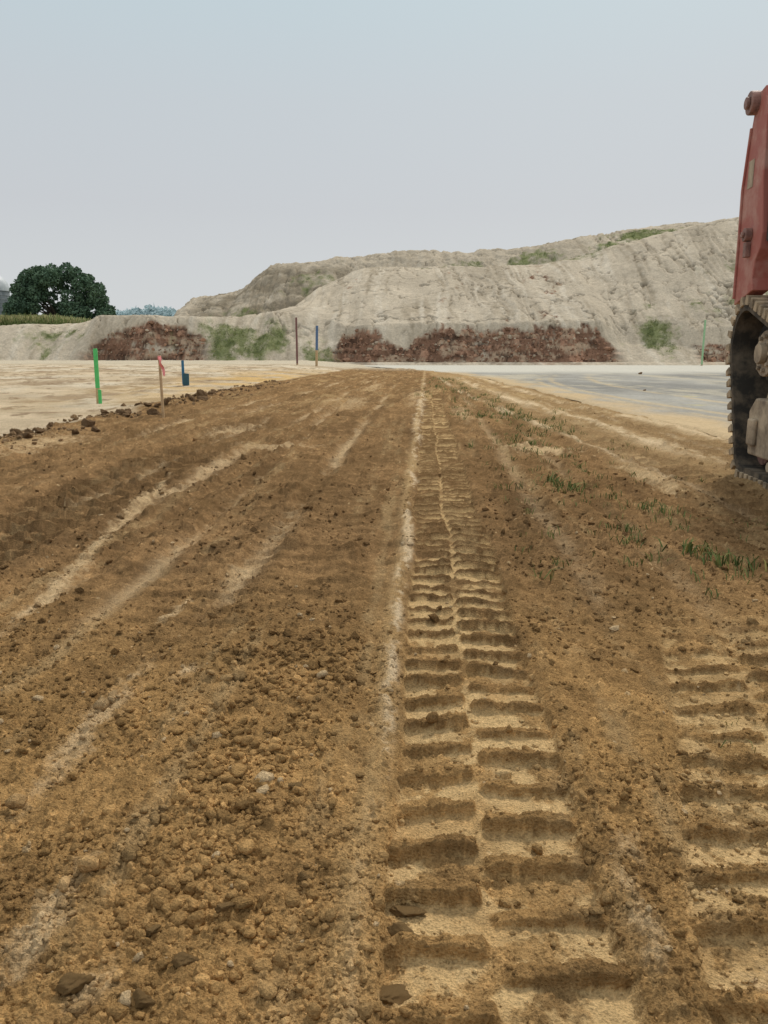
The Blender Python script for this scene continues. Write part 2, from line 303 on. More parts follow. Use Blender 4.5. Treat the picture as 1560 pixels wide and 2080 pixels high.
# ------------------------------------------------------------ HILL
hy=np.concatenate([np.arange(44.2,51,0.05),np.arange(51,80,0.11),np.arange(80,125,1.2)])
hx=np.concatenate([np.arange(-90,-34,0.5),np.arange(-34,42,0.08),np.arange(42,90,0.5)])
HX,HY=np.meshgrid(hx,hy)
def hill(X,Y):
    wx=X+0.5*fbm(X*0.25,Y*0.25,3,300)
    Bh=np.interp(wx,[-90,-25,-19,-17,-7,-3.4,-2.2,0.5,2.6,13.5,15,18,20,23,90],[2.1,2.35,2.7,3.0,3.1,2.3,2.1,2.2,2.3,2.4,1.9,1.7,1.9,1.9,2])
    rock=np.maximum.reduce([box(wx,-17.4,-10.6,0.8),box(wx,-3.2,14.2,0.6),box(wx,18.9,27,0.6)])
    rtop=np.interp(wx,[-17.4,-16.2,-14,-12.0,-10.6,-3.2,-2.6,0.0,0.9,1.6,2.4,4,8,12,13.2,14.2,18.9,20,26],[0.8,1.9,2.6,2.3,1.4,1.0,1.8,1.85,1.0,0.9,1.8,2.05,1.95,2.2,2.0,1.0,1.0,1.4,1.4])+0.42*fbm(X*0.8,Y*0.5,5,301,0.65)+0.22*fbm(X*4,Y*3,3,3011)
    Y0=46.3+0.7*fbm(X*0.35,X*0,3,302)+0.35*fbm(X*1.3,Y*0.3,3,303)-0.9*(1-rock)
    w=lerp(4.2,1.9,rock)
    t=np.clip((Y-Y0)/w,0,1)
    bank=Bh*(1-(1-t)**1.3)
    rockz=rock*(1-ss(bank-rtop,-0.05,0.12))*(t>0)
    Lh=np.interp(wx,[-90,-9.2,-8.6,-7,-5,-1.5,8.4,12,15.8,19.4,27,90],[0,0,3.3,4.2,5.7,7.2,7.35,7.4,8.2,9.4,10.9,11.2])
    Lh=Lh+0.08*fbm(X*0.9,X*0,4,343)
    q=np.clip((Y-(Y0+w*0.6))/(61.5-(Y0+w*0.6)),0,1); q=1-(1-q)**1.12
    front=bank+np.maximum(Lh-Bh,0)*q-0.12*np.maximum(Y-61.6,0)*ss(-X,-16,-10)
    front=np.where((X<-8.0)&(Y>57),np.minimum(front,Bh-0.3*(Y-57)),front)
    Ch=np.interp(X,[-90,-17.9,-17.4,-16.9,-16.2,-12.4,-9.9,-3.5,0.9,7.9,11.9,18.4,23.6,31.5,60,90],[0,1.0,3.2,5.2,5.6,6.4,8.3,9.1,9.6,9.6,9.9,11.1,11.9,12.5,12.6,12])
    Ch=Ch+0.16*fbm(X*0.8,X*0,5,317,0.6)
    q2=np.clip((Y-65.5)/(71.5-65.5),0,1); q2=1-(1-q2)**1.5
    leftq=np.clip((Y-58.5)/(71-58.5),0,1); leftq=1-(1-leftq)**1.5
    qq=lerp(leftq,q2,ss(X,-5,0)); bs=lerp(2.0,6.2,ss(X,-5,0))
    qr=np.clip((Y-58)/(72-58),0,1); qq=lerp(qq,qr,ss(X,14,20))
    back=bs+(Ch-bs)*qq; back=np.where(qq>0,back,0)
    isback=ss(back-front,0.0,0.3)*(Y>57)
    H=np.maximum(front,back)
    lft=1-ss(X,-18.6,-17.2)
    H=H*(1-lft*ss(Y,54,66)*0.8)
    up=ss(H,1.0,3.0)
    gx_=X+0.9*fbm(X*0.35,Y*0.18,3,318)
    n=(0.16+0.10*isback)*fbm(X*0.30,Y*0.30,4,310)+(0.06+0.05*isback)*fbm(X*1.1,Y*0.7,4,311)
    rill=ss(1-np.abs(fbm(gx_*1.7,Y*0.10,3,312))*2.0,0.55,1.0)*ss(fbm(X*0.25,Y*0.12,2,353),-0.25,0.25)
    gate=ss(fbm(X*0.35,Y*0.35,3,354),-0.05,0.35)
    crk=ss(1-np.abs(fbm(X*1.5,Y*0.8,3,313))*2.4,0.88,1.0)*gate
    crk2=ss(1-np.abs(fbm(X*0.6+5,Y*0.5,4,315))*2.6,0.91,1.0)
    H=H+up*(n-0.10*rill-0.11*crk-0.20*crk2)+0.03*fbm(X*4,Y*4,3,314)*ss(H,0.05,0.6)+0.30*isback*(1-0.75*ss(X,10,18))*fbm(X*0.9,Y*0.9,5,319,0.6)*up
    bl,bi=clods(X+0.25*fbm(X*3,Y*3,3,341),Y+0.2*fbm(X*2,Y*2,3,344),0.55,340,0.9,0.2,0.6,0.5)
    H=H+rockz*(0.34*bl+0.22*fbm(X*1.6,Y*1.6,5,316,0.7))
    wob=0.7*fbm(X*0.22,Y*0.2,3,342)+0.25*fbm(X*1.5,Y*1.5,3,3421)
    sp_=H*3.2+wob; step=(np.floor(sp_)+ss(sp_-np.floor(sp_),0.65,1.0)-wob)/3.2
    H=lerp(H,step,rockz*0.85)
    H=np.where(Y>80,H-(Y-80)*0.12,H)
    H=np.where(t<=0,-0.25+0.5*ss(Y,44,46)*ss(Y-Y0,-1.5,0),H)
    c=np.zeros(X.shape+(3,)); c[:]=(0.52,0.445,0.34)
    c*=(1+0.20*fbm(X*0.5,Y*0.5,4,320))[...,None]
    c=mixc(c,(0.35,0.29,0.21),ss(fbm(gx_*1.9,Y*0.16,3,321)+0.55*fbm(X*4,Y*2.5,5,350,0.65),0.05,0.7)*0.75)
    c=mixc(c,(0.64,0.57,0.46),ss(fbm(gx_*2.6,Y*0.12,3,322)+0.5*fbm(X*4,Y*3,5,351,0.65),0.05,0.7)*0.65)
    c=mixc(c,(0.18,0.145,0.10),(crk*0.55+crk2*0.65+rill*0.30)*up)
    c=mixc(c,(0.41,0.35,0.265),isback*0.45*(1-0.7*ss(X,14,20)))
    c=mixc(c,(0.20,0.165,0.115),box(X,-15.5,-2.5,1)*isback*ss(fbm(X*0.5,Y*0.6,5,328,0.6),-0.4,0.2)*0.8*(1-ss(H,7.2,8.6)))
    rm=rockz*ss(fbm(X*0.5,H*2.0,5,323,0.65),-0.5,-0.25)
    spill=rock*ss(1-np.abs(H-0.4)/0.7,0,1)*ss(fbm(X*1.5,Y*1.5,4,324),0.0,0.3)*0.6
    rm=np.maximum(rm,spill)
    rc=np.zeros_like(c); rc[:]=(0.33,0.19,0.125)
    rc*=(0.7+0.6*bi)[...,None]
    lay=fbm(X*0.35,H*7,3,3241)
    rc*=(1+0.6*lay)[...,None]
    rc=mixc(rc,(0.48,0.36,0.25),ss(fbm(X*0.8,H*5,3,325)+0.5*fbm(X*3,Y*3,4,3251),0.05,0.4)*0.8)
    rc=mixc(rc,(0.06,0.036,0.026),ss(fbm(X*0.7,H*9,3,329)+0.5*fbm(X*4,Y*4,3,3291),0.18,0.4)*0.85)
    c=c+(rc-c)*np.clip(rm,0,1)[...,None]
    gr=np.zeros_like(X)
    for x0,y0,ax,ay,k in [(-7.8,47.2,4.0,1.9,1.05),(-3.6,46.4,1.8,1.0,0.85),(-20.5,47.5,2.6,1.6,0.8),(-24,47,4,1.5,0.7),(16.8,48.8,1.5,3.0,1.0),(23,51,4.5,1.8,0.8),(12.6,67.5,3.6,2.4,1.0),(7,67.5,2.5,1.6,0.9),
                          (18.5,66,3.8,3.5,1.05),(22.5,69,4,3.2,1.05),(-11,61.5,3,2,0.75),(-5,64,3,3.5,0.8),(-15,60.5,2,2,0.7),(27,55,6,1.5,0.55),(3,60,5,1.5,0.4),(15,62,4,2,0.7)]:
        gr=np.maximum(gr,k*np.exp(-(((X-x0)/ax)**2+((Y-y0)/ay)**2)))
    gm=ss(gr+0.9*fbm(X*1.1,Y*1.1,5,330,0.7),0.5,1.1)*ss(H,0.1,0.4)
    c=mixc(c,(0.19,0.22,0.085),gm*0.85)
    c=mixc(c,(0.08,0.105,0.04),gm*ss(fbm(X*3,Y*3,3,331),0.0,0.4)*0.6)
    return H,np.clip(c,0.01,0.9),gm,rockz
HZ,HC,HG,HR=hill(HX,HY)
m_hill=soil_mat('clay_material',(2.5,9),0.25,0.5,0.06)
h=grid_obj('hill',HX,HY,HZ,HC,m_hill); h['kind']='structure'

# ------------------------------------------------------------ loose clods
def chunk(sub,seed,planes=11,amp=0.10):
    bm=bmesh.new(); bmesh.ops.create_icosphere(bm,subdivisions=sub,radius=1.0)
    v=np.array([x.co[:] for x in bm.verts]); f=np.array([[q.index for q in p.verts] for p in bm.faces]); bm.free()
    r_=np.random.default_rng(seed); nr=r_.normal(size=(planes,3)); nr/=np.linalg.norm(nr,axis=1)[:,None]
    d=r_.uniform(0.45,0.95,planes); dots=v@nr.T
    rad=np.min(np.where(dots>0.05,d[None]/np.maximum(dots,0.05),1.3),axis=1); rad=np.minimum(rad,1.25)
    v=v*rad[:,None]; v*= (1+amp*fbm(v[:,0]*4+seed,v[:,1]*4+v[:,2]*3,3,seed))[:,None]
    return v*np.array([1,0.85,0.7]),f
def scatter(name,pts,size,colr,sub,mat,sink=0.25,sm=False,amp=0.15):
    shp=[chunk(sub,i+3,11,amp) for i in range(18)]; V=[];F=[];K=[]; off=0
    for p,sz,cc in zip(pts,size,colr):
        v,f=shp[rng.integers(18)]; a=rng.uniform(0,6.28); b=rng.normal(0,0.5)
        ca,sa=math.cos(a),math.sin(a); cb,sb=math.cos(b),math.sin(b)
        w=v@np.array([[1,0,0],[0,cb,sb],[0,-sb,cb]])@np.array([[ca,sa,0],[-sa,ca,0],[0,0,1]])
        w=w*sz*rng.uniform(0.75,1.25,3)+np.array(p)+np.array([0,0,sz*(0.5-sink)])
        V.append(w);F.append(f+off);K.append(np.repeat(np.array(cc)[None],len(v),0)); off+=len(v)
    me=raw_mesh(name,np.concatenate(V),np.concatenate(F),np.concatenate(K),sm); me.materials.append(mat)
    return link(bpy.data.objects.new(name,me))
n=44000
yy_=0.6+np.abs(rng.exponential(1.5,n)); yy_=yy_[yy_<10]; n=len(yy_)
ss_=rng.uniform(-0.8,0.8,n)*(yy_+0.25); 
k=rng.random(n)<0.06; ss_=np.where(k&(yy_<2.0),rng.normal(-0.21,0.13,n),ss_)
xx_=ss_+lane(yy_)
tA=(ss_>0.05)&(ss_<0.35)&(rng.random(n)<0.75)
clus=fbm(xx_*4,yy_*4,3,777)+rng.normal(0,0.25,n)>-0.10
keep=~tA&(xx_>-3)&(xx_<2.6)&clus; xx_,yy_,ss_=xx_[keep],yy_[keep],ss_[keep]; n=len(xx_)
zz_,cc_=ground(xx_[None],yy_[None]); zz_=zz_[0]; cc_=cc_[0]
inb=np.exp(-((ss_+0.21)/0.15)**2)*(yy_<2.0)
sz=np.clip(np.exp(rng.normal(-6.0,0.60,n))*(0.8+0.34*np.minimum(yy_,5))*(1+0.8*inb),0.0014,0.015*(0.8+0.25*yy_))
cb=np.where((rng.random(n)<0.02)[:,None],np.array([0.58,0.42,0.24])[None],cc_*rng.uniform(0.75,1.15,n)[:,None])
nearm=(yy_<1.7)
o1=scatter('soil_clods',list(zip(xx_[nearm],yy_[nearm],zz_[nearm])),sz[nearm],cb[nearm],2,m_soil,0.35,sm=True); o1['kind']='stuff'
o2=scatter('soil_crumbs',list(zip(xx_[~nearm],yy_[~nearm],zz_[~nearm])),sz[~nearm],cb[~nearm],1,m_soil); o2['kind']='stuff'
nb=1500; by=6+rng.random(nb)**1.3*14; bx_=left_edge(np.full((1,nb),-3.2),by[None])[0]+0.08+rng.normal(0,0.24,nb)
kb=fbm(by*1.2,by*0,3,778)>-0.25; by=by[kb]; bx_=bx_[kb]; nb=len(by)
bz,_=ground(bx_[None],by[None]); bsz=np.clip(np.exp(rng.normal(-4.35,0.6,nb)),0.005,0.045)*(0.7+0.035*by)
o4=scatter('berm_crumbs',list(zip(bx_,by,bz[0])),bsz,[np.array([0.29,0.19,0.105])*rng.uniform(0.6,1.35) for _ in range(nb)],1,m_soil,0.2); o4['kind']='stuff'
ids=np.argwhere((HR>0.6)&(HY<48.8)&(np.abs(HX)<30)&(HZ>0)); sel=ids[rng.choice(len(ids),min(1900,len(ids)),replace=False)]
m_rub2=soil_mat('rubble_material',(4,20),0.3,0.6,0.03)
sz=np.clip(np.exp(rng.normal(-2.6,0.5,len(sel))),0.03,0.24)
base=np.array([0.33,0.195,0.13]); pc=[base*rng.uniform(0.5,1.3) if rng.random()<0.8 else np.array([0.48,0.39,0.29])*rng.uniform(0.7,1.1) for _ in sel]
o3=scatter('rubble',[(HX[a,b],HY[a,b],HZ[a,b]) for a,b in sel],sz,pc,1,m_rub2,0.45); o3['kind']='stuff'
def clod_mesh(i,colr,sub=4):
    v,f=chunk(sub,40+i,10,0.25)
    v=v*(1+0.12*fbm(v[:,0]*7+i,v[:,1]*7+v[:,2]*6,4,60+i,0.65))[:,None]
    me=raw_mesh('dirt_clod',v,f,np.repeat(np.array(colr)[None],len(v),0)); me.materials.append(m_soil); return me
dm=[clod_mesh(i,(0.22,0.14,0.078)) for i in range(6)]
pl=[]
for i in range(64):
    y=random.uniform(6.1,15.5); x=float(left_edge(np.array([[-3.2]]),np.array([[y]]))[0,0])+random.gauss(0.0,0.2)
    pl.append((x,y,random.choice([0.02,0.025,0.03,0.04,0.05,0.06])*(0.8+0.03*y)))
pl+=[(-3.02,7.85,0.085),(-3.25,6.75,0.06),(-3.1,6.9,0.05),(-2.85,9.5,0.07),(-3.1,13.2,0.12),(-3.0,12.8,0.10)]
for i,(x,y,s_) in enumerate(pl):
    o=bpy.data.objects.new('dirt_clod',dm[i%6]); link(o)
    o.location=(x,y,gz(x,y)+s_*0.3); o.scale=(s_*1.1,s_,s_*0.95); o.rotation_euler=(random.uniform(-.4,.4),random.uniform(-.4,.4),random.uniform(0,6))
    o['label']='lump of dark brown earth on the edge of the sand'; o['category']='dirt clod'; o['group']='clods along the edge of the sand'
nm=[clod_mesh(10+i,(0.42,0.265,0.12)) for i in range(4)]
for i,(x,y,sx,sy,szz) in enumerate([(0.025,0.885,0.032,0.020,0.012),(0.03,0.945,0.026,0.016,0.010),(0.0,0.80,0.026,0.018,0.013),(-0.375,0.80,0.018,0.014,0.014),(-0.29,0.775,0.016,0.013,0.013),
                                    (-0.22,0.92,0.013,0.011,0.010),(-0.16,1.22,0.015,0.012,0.011),(-0.25,0.835,0.014,0.011,0.010),(-0.12,1.0,0.012,0.010,0.009),(-0.31,0.89,0.011,0.010,0.009)]):
    o=bpy.data.objects.new('dirt_clod',nm[i%4]); link(o)
    o.location=(x,y,gz(x,y)+szz*0.45); o.scale=(sx,sy,szz); o.rotation_euler=(0,0,random.uniform(-.5,.5))
    o['label']='flat slab of dried mud in the tread print' if i<3 else 'rounded ochre clod on crumbly soil'; o['category']='dirt clod'; o['group']='large clods on the churned soil'

# ------------------------------------------------------------ grass
m_grass=soil_mat('grass_material',(8,30),0.2,0.05,0.002,0.8,0.05)
def grass(name,clumps,mat_c,seed,wf=0.035,lk=1.3):
    r=np.random.default_rng(seed); V=[];F=[];K=[];o=0
    for (x,y,z,hh,nb,sp) in clumps:
        for i in range(nb):
            a=r.uniform(0,6.28); d=abs(r.normal(0,sp)); bx=x+math.cos(a)*d; by=y+math.sin(a)*d
            l=hh*r.uniform(0.3,1.0); lean=r.uniform(0.3,lk)*l; w=hh*wf; t=r.uniform(0,6.28)
            px,py=math.cos(t)*w,math.sin(t)*w; a2=r.uniform(0,6.28); ex,ey=math.cos(a2)*lean,math.sin(a2)*lean
            V+=[(bx-px,by-py,z-0.01),(bx+px,by+py,z-0.01),(bx+ex*.4+px,by+ey*.4+py,z+l*.6),(bx+ex*.4-px,by+ey*.4-py,z+l*.6),(bx+ex,by+ey,z+l*.80),(bx+ex+px*.2,by+ey+py*.2,z+l*.81)]
            F+=[(o,o+1,o+2,o+3),(o+3,o+2,o+5,o+4)]; o+=6
            cc=np.array(mat_c)*r.uniform(0.6,1.4)+np.array([0.12,0.085,0.03])*max(0,r.normal(0,0.8)); K+=[cc]*6
    me=raw_mesh(name,np.array(V),np.array(F),np.clip(np.array(K),0.01,0.9)); me.materials.append(m_grass)
    ob=link(bpy.data.objects.new(name,me)); ob['kind']='stuff'; return ob
cl=[]
for i in range(230):
    y=2.5+random.random()**1.1*8; s0=random.gauss(1.02,0.28)+0.03*(y-3); x=s0+lane(y)
    if random.random()<0.4 and cl: x,y=cl[-1][0]+random.gauss(0,0.12),cl[-1][1]+random.gauss(0,0.18)
    cl.append((x,y,gz(x,y)+0.006,random.uniform(0.025,0.05)*(0.8+0.07*y),random.randint(5,12),0.035))
for x,y in [(1.22,2.72),(1.28,2.76),(1.33,2.68),(1.16,2.85),(1.25,2.9),(1.0,4.35),(1.04,4.2),(0.97,4.5),(1.22,6.4),(1.30,6.6),(1.1,6.5),(1.2,6.9),(1.36,3.6),(1.30,3.75),(1.45,2.6),(1.05,3.3)]:
    cl.append((x,y,gz(x,y)+0.006,random.uniform(0.045,0.07),24,0.06))
for x,y in [(0.74,1.5),(0.70,1.42)]: cl.append((x,y,gz(x,y),0.022,6,0.03))
for i in range(130):
    y=random.uniform(9,24); x=random.gauss(1.55,0.35); cl.append((x,y,gz(x,y)+0.01,random.uniform(0.04,0.09),10,0.08))
grass('grass',cl,(0.12,0.16,0.055),3,0.045,1.5)
ids=np.argwhere((HG>0.45)&(np.abs(HX)<38)&(HY<80)); sel=ids[rng.choice(len(ids),min(3200,len(ids)),replace=False)]
cl=[(HX[a,b],HY[a,b],HZ[a,b],rng.uniform(0.05,0.16),5,0.20) for a,b in sel]
grass('weeds',cl,(0.15,0.195,0.065),4,0.07,1.8)

# ------------------------------------------------------------ fields, tree, silo
fx,fy=np.meshgrid(np.linspace(-160,60,120),np.linspace(72,300,90))
fz=3.2*ss(fy,74,95)*(1-ss(fx,-40,-22))+0.2*fbm(fx*.1,fy*.1,2,400)-0.4
fc=np.zeros(fx.shape+(3,)); fc[:]=(0.12,0.14,0.06)
f_=grid_obj('field',fx,fy,fz,fc,m_hill); f_['kind']='structure'
def fieldz(x,y): return float(3.2*ss(np.array(y*1.0),74,95)*(1-ss(np.array(x*1.0),-40,-22))-0.4)
V=[];F=[];K=[];o=0
for i in range(30000):
    x=rng.uniform(-72,-31.5); y=92+rng.random()**1.6*13; z=fieldz(x,y)
    hh=float(rng.uniform(1.9,2.5)*(1-0.35*ss(np.array(x),-38,-31.5)))
    z0=z+hh*rng.uniform(0.1,0.8); l=rng.uniform(0.5,0.9); a=rng.uniform(0,6.28); w=0.05
    top=rng.random()<0.3
    if top: z0=z+hh-0.3; l=0.35
    dx,dy=math.cos(a),math.sin(a); k_=0.15 if top else rng.uniform(0.3,0.9)
    V+=[(x-dy*w,y+dx*w,z0),(x+dy*w,y-dx*w,z0),(x+dx*l*k_+dy*w*.6,y+dy*l*k_-dx*w*.6,z0+l),(x+dx*l*k_-dy*w*.6,y+dy*l*k_+dx*w*.6,z0+l)]
    F.append((o,o+1,o+2,o+3)); o+=4
    cc=np.array((0.48,0.44,0.23) if top else (0.26,0.31,0.13))*rng.uniform(0.7,1.3); K+=[cc]*4
me=raw_mesh('corn_crop',np.array(V),np.array(F),np.array(K)); me.materials.append(m_grass)
co_=link(bpy.data.objects.new('corn_crop',me)); co_['kind']='stuff'
def leaf_mat(name,c1,c2): return paint_mat(name,c1,c2,0.6,0.8,0,0.0,0.1,0.35,0.65)
m_bark=paint_mat('bark_material',(0.06,0.045,0.035),(0.12,0.095,0.07),8,0.95)
m_leaf=leaf_mat('leaf_material',(0.085,0.145,0.095),(0.15,0.225,0.135))
def tree(name,base,lobes,leaf,nleaf,mat,trunk_r,label,seed,fork):
    r=np.random.default_rng(seed)
    e=bpy.data.objects.new(name,None); link(e); e.location=base
    e['label']=label; e['category']='tree'
    tb=MB(); tb.tube([(0,0,-0.3),(0.1,0,fork*0.5),(0,0.1,fork)],[trunk_r*1.3,trunk_r,trunk_r*0.85],10)
    for (x,y,z,rr) in lobes[:16]: tb.tube([(0,0.1,fork*0.9),(x*0.45,y*0.45,fork+(z-fork)*0.55),(x*0.9,y*0.9,z)],[trunk_r*0.5,trunk_r*0.28,trunk_r*0.08],6)
    tb.obj('trunk',m_bark,e,smooth=True)
    w=np.array([q[3]**2 for q in lobes]); idx=r.choice(len(lobes),nleaf,p=w/w.sum())
    L=np.array(lobes)[idx]; d=r.normal(size=(nleaf,3)); d/=np.linalg.norm(d,axis=1)[:,None]
    rad=L[:,3]*r.uniform(0.75,1.08,nleaf)*(1+0.25*fbm(d[:,0]*2+L[:,0],d[:,2]*2+d[:,1],2,seed))
    P=L[:,:3]+d*rad[:,None]*np.array([1,1,0.8])
    a=r.normal(size=(nleaf,3)); a/=np.linalg.norm(a,axis=1)[:,None]; b=np.cross(a,r.normal(size=(nleaf,3))); b/=np.linalg.norm(b,axis=1)[:,None]
    sz_=leaf*r.uniform(0.6,1.3,nleaf)[:,None]
    Vv=np.stack([P-a*sz_,P+b*sz_*.6,P+a*sz_,P-b*sz_*.6],1).reshape(-1,3)
    me=raw_mesh('crown',Vv,np.arange(nleaf*4).reshape(-1,4),None,False); me.materials.append(mat)
    link(bpy.data.objects.new('crown',me),e); return e
r0=np.random.default_rng(11); lobes=[]
for i in range(60):
    a=r0.uniform(-1,1); x=6.9*a; top=10.0*math.sqrt(max(0,1-(abs(a)*0.93)**2.6))
    z=r0.uniform(2.2,max(2.6,top-1.2)); lobes.append((x,r0.uniform(-3.5,3.5)*(1-abs(a)*0.5),z,r0.uniform(0.8,1.5)))
for a in np.linspace(-0.95,0.95,15):
    top=10.1*math.sqrt(max(0,1-(abs(a)*0.93)**2.6)); rr=r0.uniform(0.8,1.4); lobes.append((7.0*a,r0.uniform(-1.5,1.5),top-rr+r0.uniform(-.6,.4),rr))
tree('oak_tree',(-44.9,110,2.7),lobes,0.20,32000,m_leaf,0.45,'broad dark green oak tree standing behind a corn crop',5,2.4)
hzx,hzy=np.meshgrid(np.linspace(-260,60,60),np.linspace(330,420,14))
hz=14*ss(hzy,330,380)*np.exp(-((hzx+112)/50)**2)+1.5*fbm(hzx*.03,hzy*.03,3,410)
hc=np.zeros(hzx.shape+(3,)); hc[:]=(0.34,0.42,0.44)  # aerial haze painted into the hill as a blue-grey base colour
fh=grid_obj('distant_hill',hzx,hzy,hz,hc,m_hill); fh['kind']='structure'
P=[]
for i in range(260):
    x=rng.uniform(-150,-70); y=rng.uniform(370,385); rr=rng.uniform(2,4.2)
    z=14*math.exp(-((x+112)/50)**2)+rng.uniform(0,6.0)*math.exp(-((x+112)/22)**2)
    nn=110; d=rng.normal(size=(nn,3)); d/=np.linalg.norm(d,axis=1)[:,None]; P.append(np.array([x,y,z])+d*rr)
P=np.concatenate(P); nn=len(P); a=rng.normal(size=(nn,3)); b=rng.normal(size=(nn,3)); s_=0.7
Vv=np.stack([P-a*s_,P+b*s_*.6,P+a*s_,P-b*s_*.6],1).reshape(-1,3)
m_haze=leaf_mat('hazy_leaf_material',(0.52,0.64,0.66),(0.60,0.71,0.72))  # leaf colours carry painted distance haze, no volume
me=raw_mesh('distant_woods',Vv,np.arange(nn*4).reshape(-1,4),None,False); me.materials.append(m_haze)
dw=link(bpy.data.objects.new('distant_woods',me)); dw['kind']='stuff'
m_silo=paint_mat('silo_concrete_material',(0.20,0.22,0.24),(0.33,0.35,0.37),1.5,0.8)
m_dome=paint_mat('silo_dome_material',(0.45,0.48,0.50),(0.6,0.62,0.64),2,0.5)
e=bpy.data.objects.new('silo',None); link(e); e.location=(-64.4,130,2.9); e['label']='grey concrete farm silo with pale domed roof'; e['category']='silo'
sb=MB(); 
def revolve(mb,prof,n=40):
    o=len(mb.v)
    for r_,z_ in prof:
        for k_ in range(n): mb.v.append((r_*math.cos(2*math.pi*k_/n),r_*math.sin(2*math.pi*k_/n),z_))
    for i in range(len(prof)-1):
        for k_ in range(n): a=o+i*n; mb.f.append((a+k_,a+(k_+1)%n,a+n+(k_+1)%n,a+n+k_))
prof=[(3.0,0)]
zc=0
while zc<7.4:
    prof+=[(3.0,zc+0.02),(3.0,zc+0.55),(3.05,zc+0.57),(3.05,zc+0.63),(3.0,zc+0.65)]; zc+=0.65
revolve(sb,prof); sb.obj('wall',m_silo,e)
db=MB(); revolve(db,[(3.12,zc)]+[(3.12*math.cos(t),zc+0.1+3.0*math.sin(t)) for t in np.linspace(0,1.5,12)]); db.obj('dome',m_dome,e,smooth=True)

# ------------------------------------------------------------ stakes
m_wood=paint_mat('lath_wood_material',(0.45,0.30,0.16),(0.62,0.45,0.27),25,0.85)
def fl(name,c): return paint_mat(name,tuple(q*0.8 for q in c),c,20,0.7,0,0.05,0.1)
m_green=fl('green_paint_material',(0.13,0.60,0.19)); m_pink=fl('pink_ribbon_material',(1.0,0.34,0.32)); m_blue=fl('blue_paint_material',(0.06,0.19,0.33))
m_red=fl('faded_red_paint_material',(0.24,0.13,0.12)); m_dblue=fl('dark_blue_paint_material',(0.06,0.13,0.16)); m_gblue=fl('light_blue_paint_material',(0.13,0.21,0.36)); m_pgreen=fl('pale_green_paint_material',(0.34,0.55,0.32))
def lath(x,y,hh,w,paint,frac,label,tilt=0.0,zb=None,stub=None,ribbon=None):
    z=gz(x,y) if zb is None else zb
    e=bpy.data.objects.new('survey_stake',None); link(e); e.location=(x,y,z); e.rotation_euler=(0,tilt,random.uniform(-.2,.2)); e['label']=label; e['category']='survey stake'; e['group']='survey stakes around the building site'
    th=0.012 if w<0.08 else w*0.4; zs=hh*(1-frac)
    a=MB(); a.prism([(-w/2,-0.12),(w/2,-0.12),(w/2,zs),(-w/2,zs)],-th,th); a.obj('shaft',m_wood,e,0.001)
    b=MB(); b.prism([(-w/2-.001,zs),(w/2+.001,zs),(w/2+.001,hh-w*.15),(w*.3,hh),(-w*.35,hh-w*.05),(-w/2-.001,hh-w*.2)],-th-.001,th+.001); b.obj('painted_top',paint,e,0.001)
    if stub:
        m_,sw,sh,dx=stub; c=MB(); c.prism([(dx-sw/2,-0.1),(dx+sw/2,-0.1),(dx+sw/2*1.05,sh*0.96),(dx-sw/2*.9,sh)],-th-0.05-sw*.4,-th-0.05); c.obj('hub_stake',m_,e,0.002)
    if ribbon:
        n_=16; vs=[];fs=[]
        for i in range(n_+1):
            t=i/n_; w_=0.012+0.008*math.sin(t*3.0)+0.003*math.sin(t*17)
            cx=0.014+0.040*t+0.006*math.sin(t*9); zz=hh-0.01-0.22*t; yy0=-0.025-0.02*math.sin(t*7)
            vs+=[(cx-w_,yy0,zz),(cx+w_,yy0+0.015*math.cos(t*11),zz-0.012)]
        for i in range(n_): fs.append((2*i,2*i+1,2*i+3,2*i+2))
        ro=pyobj('ribbon',vs,fs,m_pink,e,True); ro['label']='fluorescent pink flagging ribbon'
        k_=MB(); k_.box(-w/2-.003,w/2+.003,-th-.004,th+.004,hh-0.05,hh-0.005); k_.obj('ribbon_knot',m_pink,e,0.002)
    return e
lath(-4.46,12.1,0.84,0.058,m_green,0.72,'wooden stake with bright green top beside a green hub',0.01,stub=(m_green,0.05,0.22,0.06))
lath(-2.64,9.23,0.73,0.026,m_wood,0.1,'thin wooden stake with pink ribbon tied at the top',-0.01,ribbon=True)
lath(-4.66,18.1,0.58,0.055,m_blue,0.95,'short blue painted stake beside a wide blue hub',0.0,stub=(m_dblue,0.13,0.29,0.08))
lath(-4.05,36.5,2.15,0.085,m_red,0.97,'tall dull red painted grade stake at the foot of the bank',0.0)
lath(-3.15,36.5,1.85,0.10,m_gblue,0.6,'tall stake with blue top and bare wooden lower half',0.03)
lath(18.0,44.3,2.6,0.08,m_pgreen,0.95,'slim pale green grade stake beside the asphalt',0.0,zb=0.0)
for x,y,s_ in [(9.2,28,0.10),(5.2,15.5,0.04)]:
    o=bpy.data.objects.new('rock',dm[2]); link(o); o.location=(x,y,0.02+s_*0.3); o.scale=(s_,s_*.7,s_*.7)
    o['label']='small dark rock lying on dusty asphalt'; o['category']='rock'; o['group']='rocks on the asphalt'

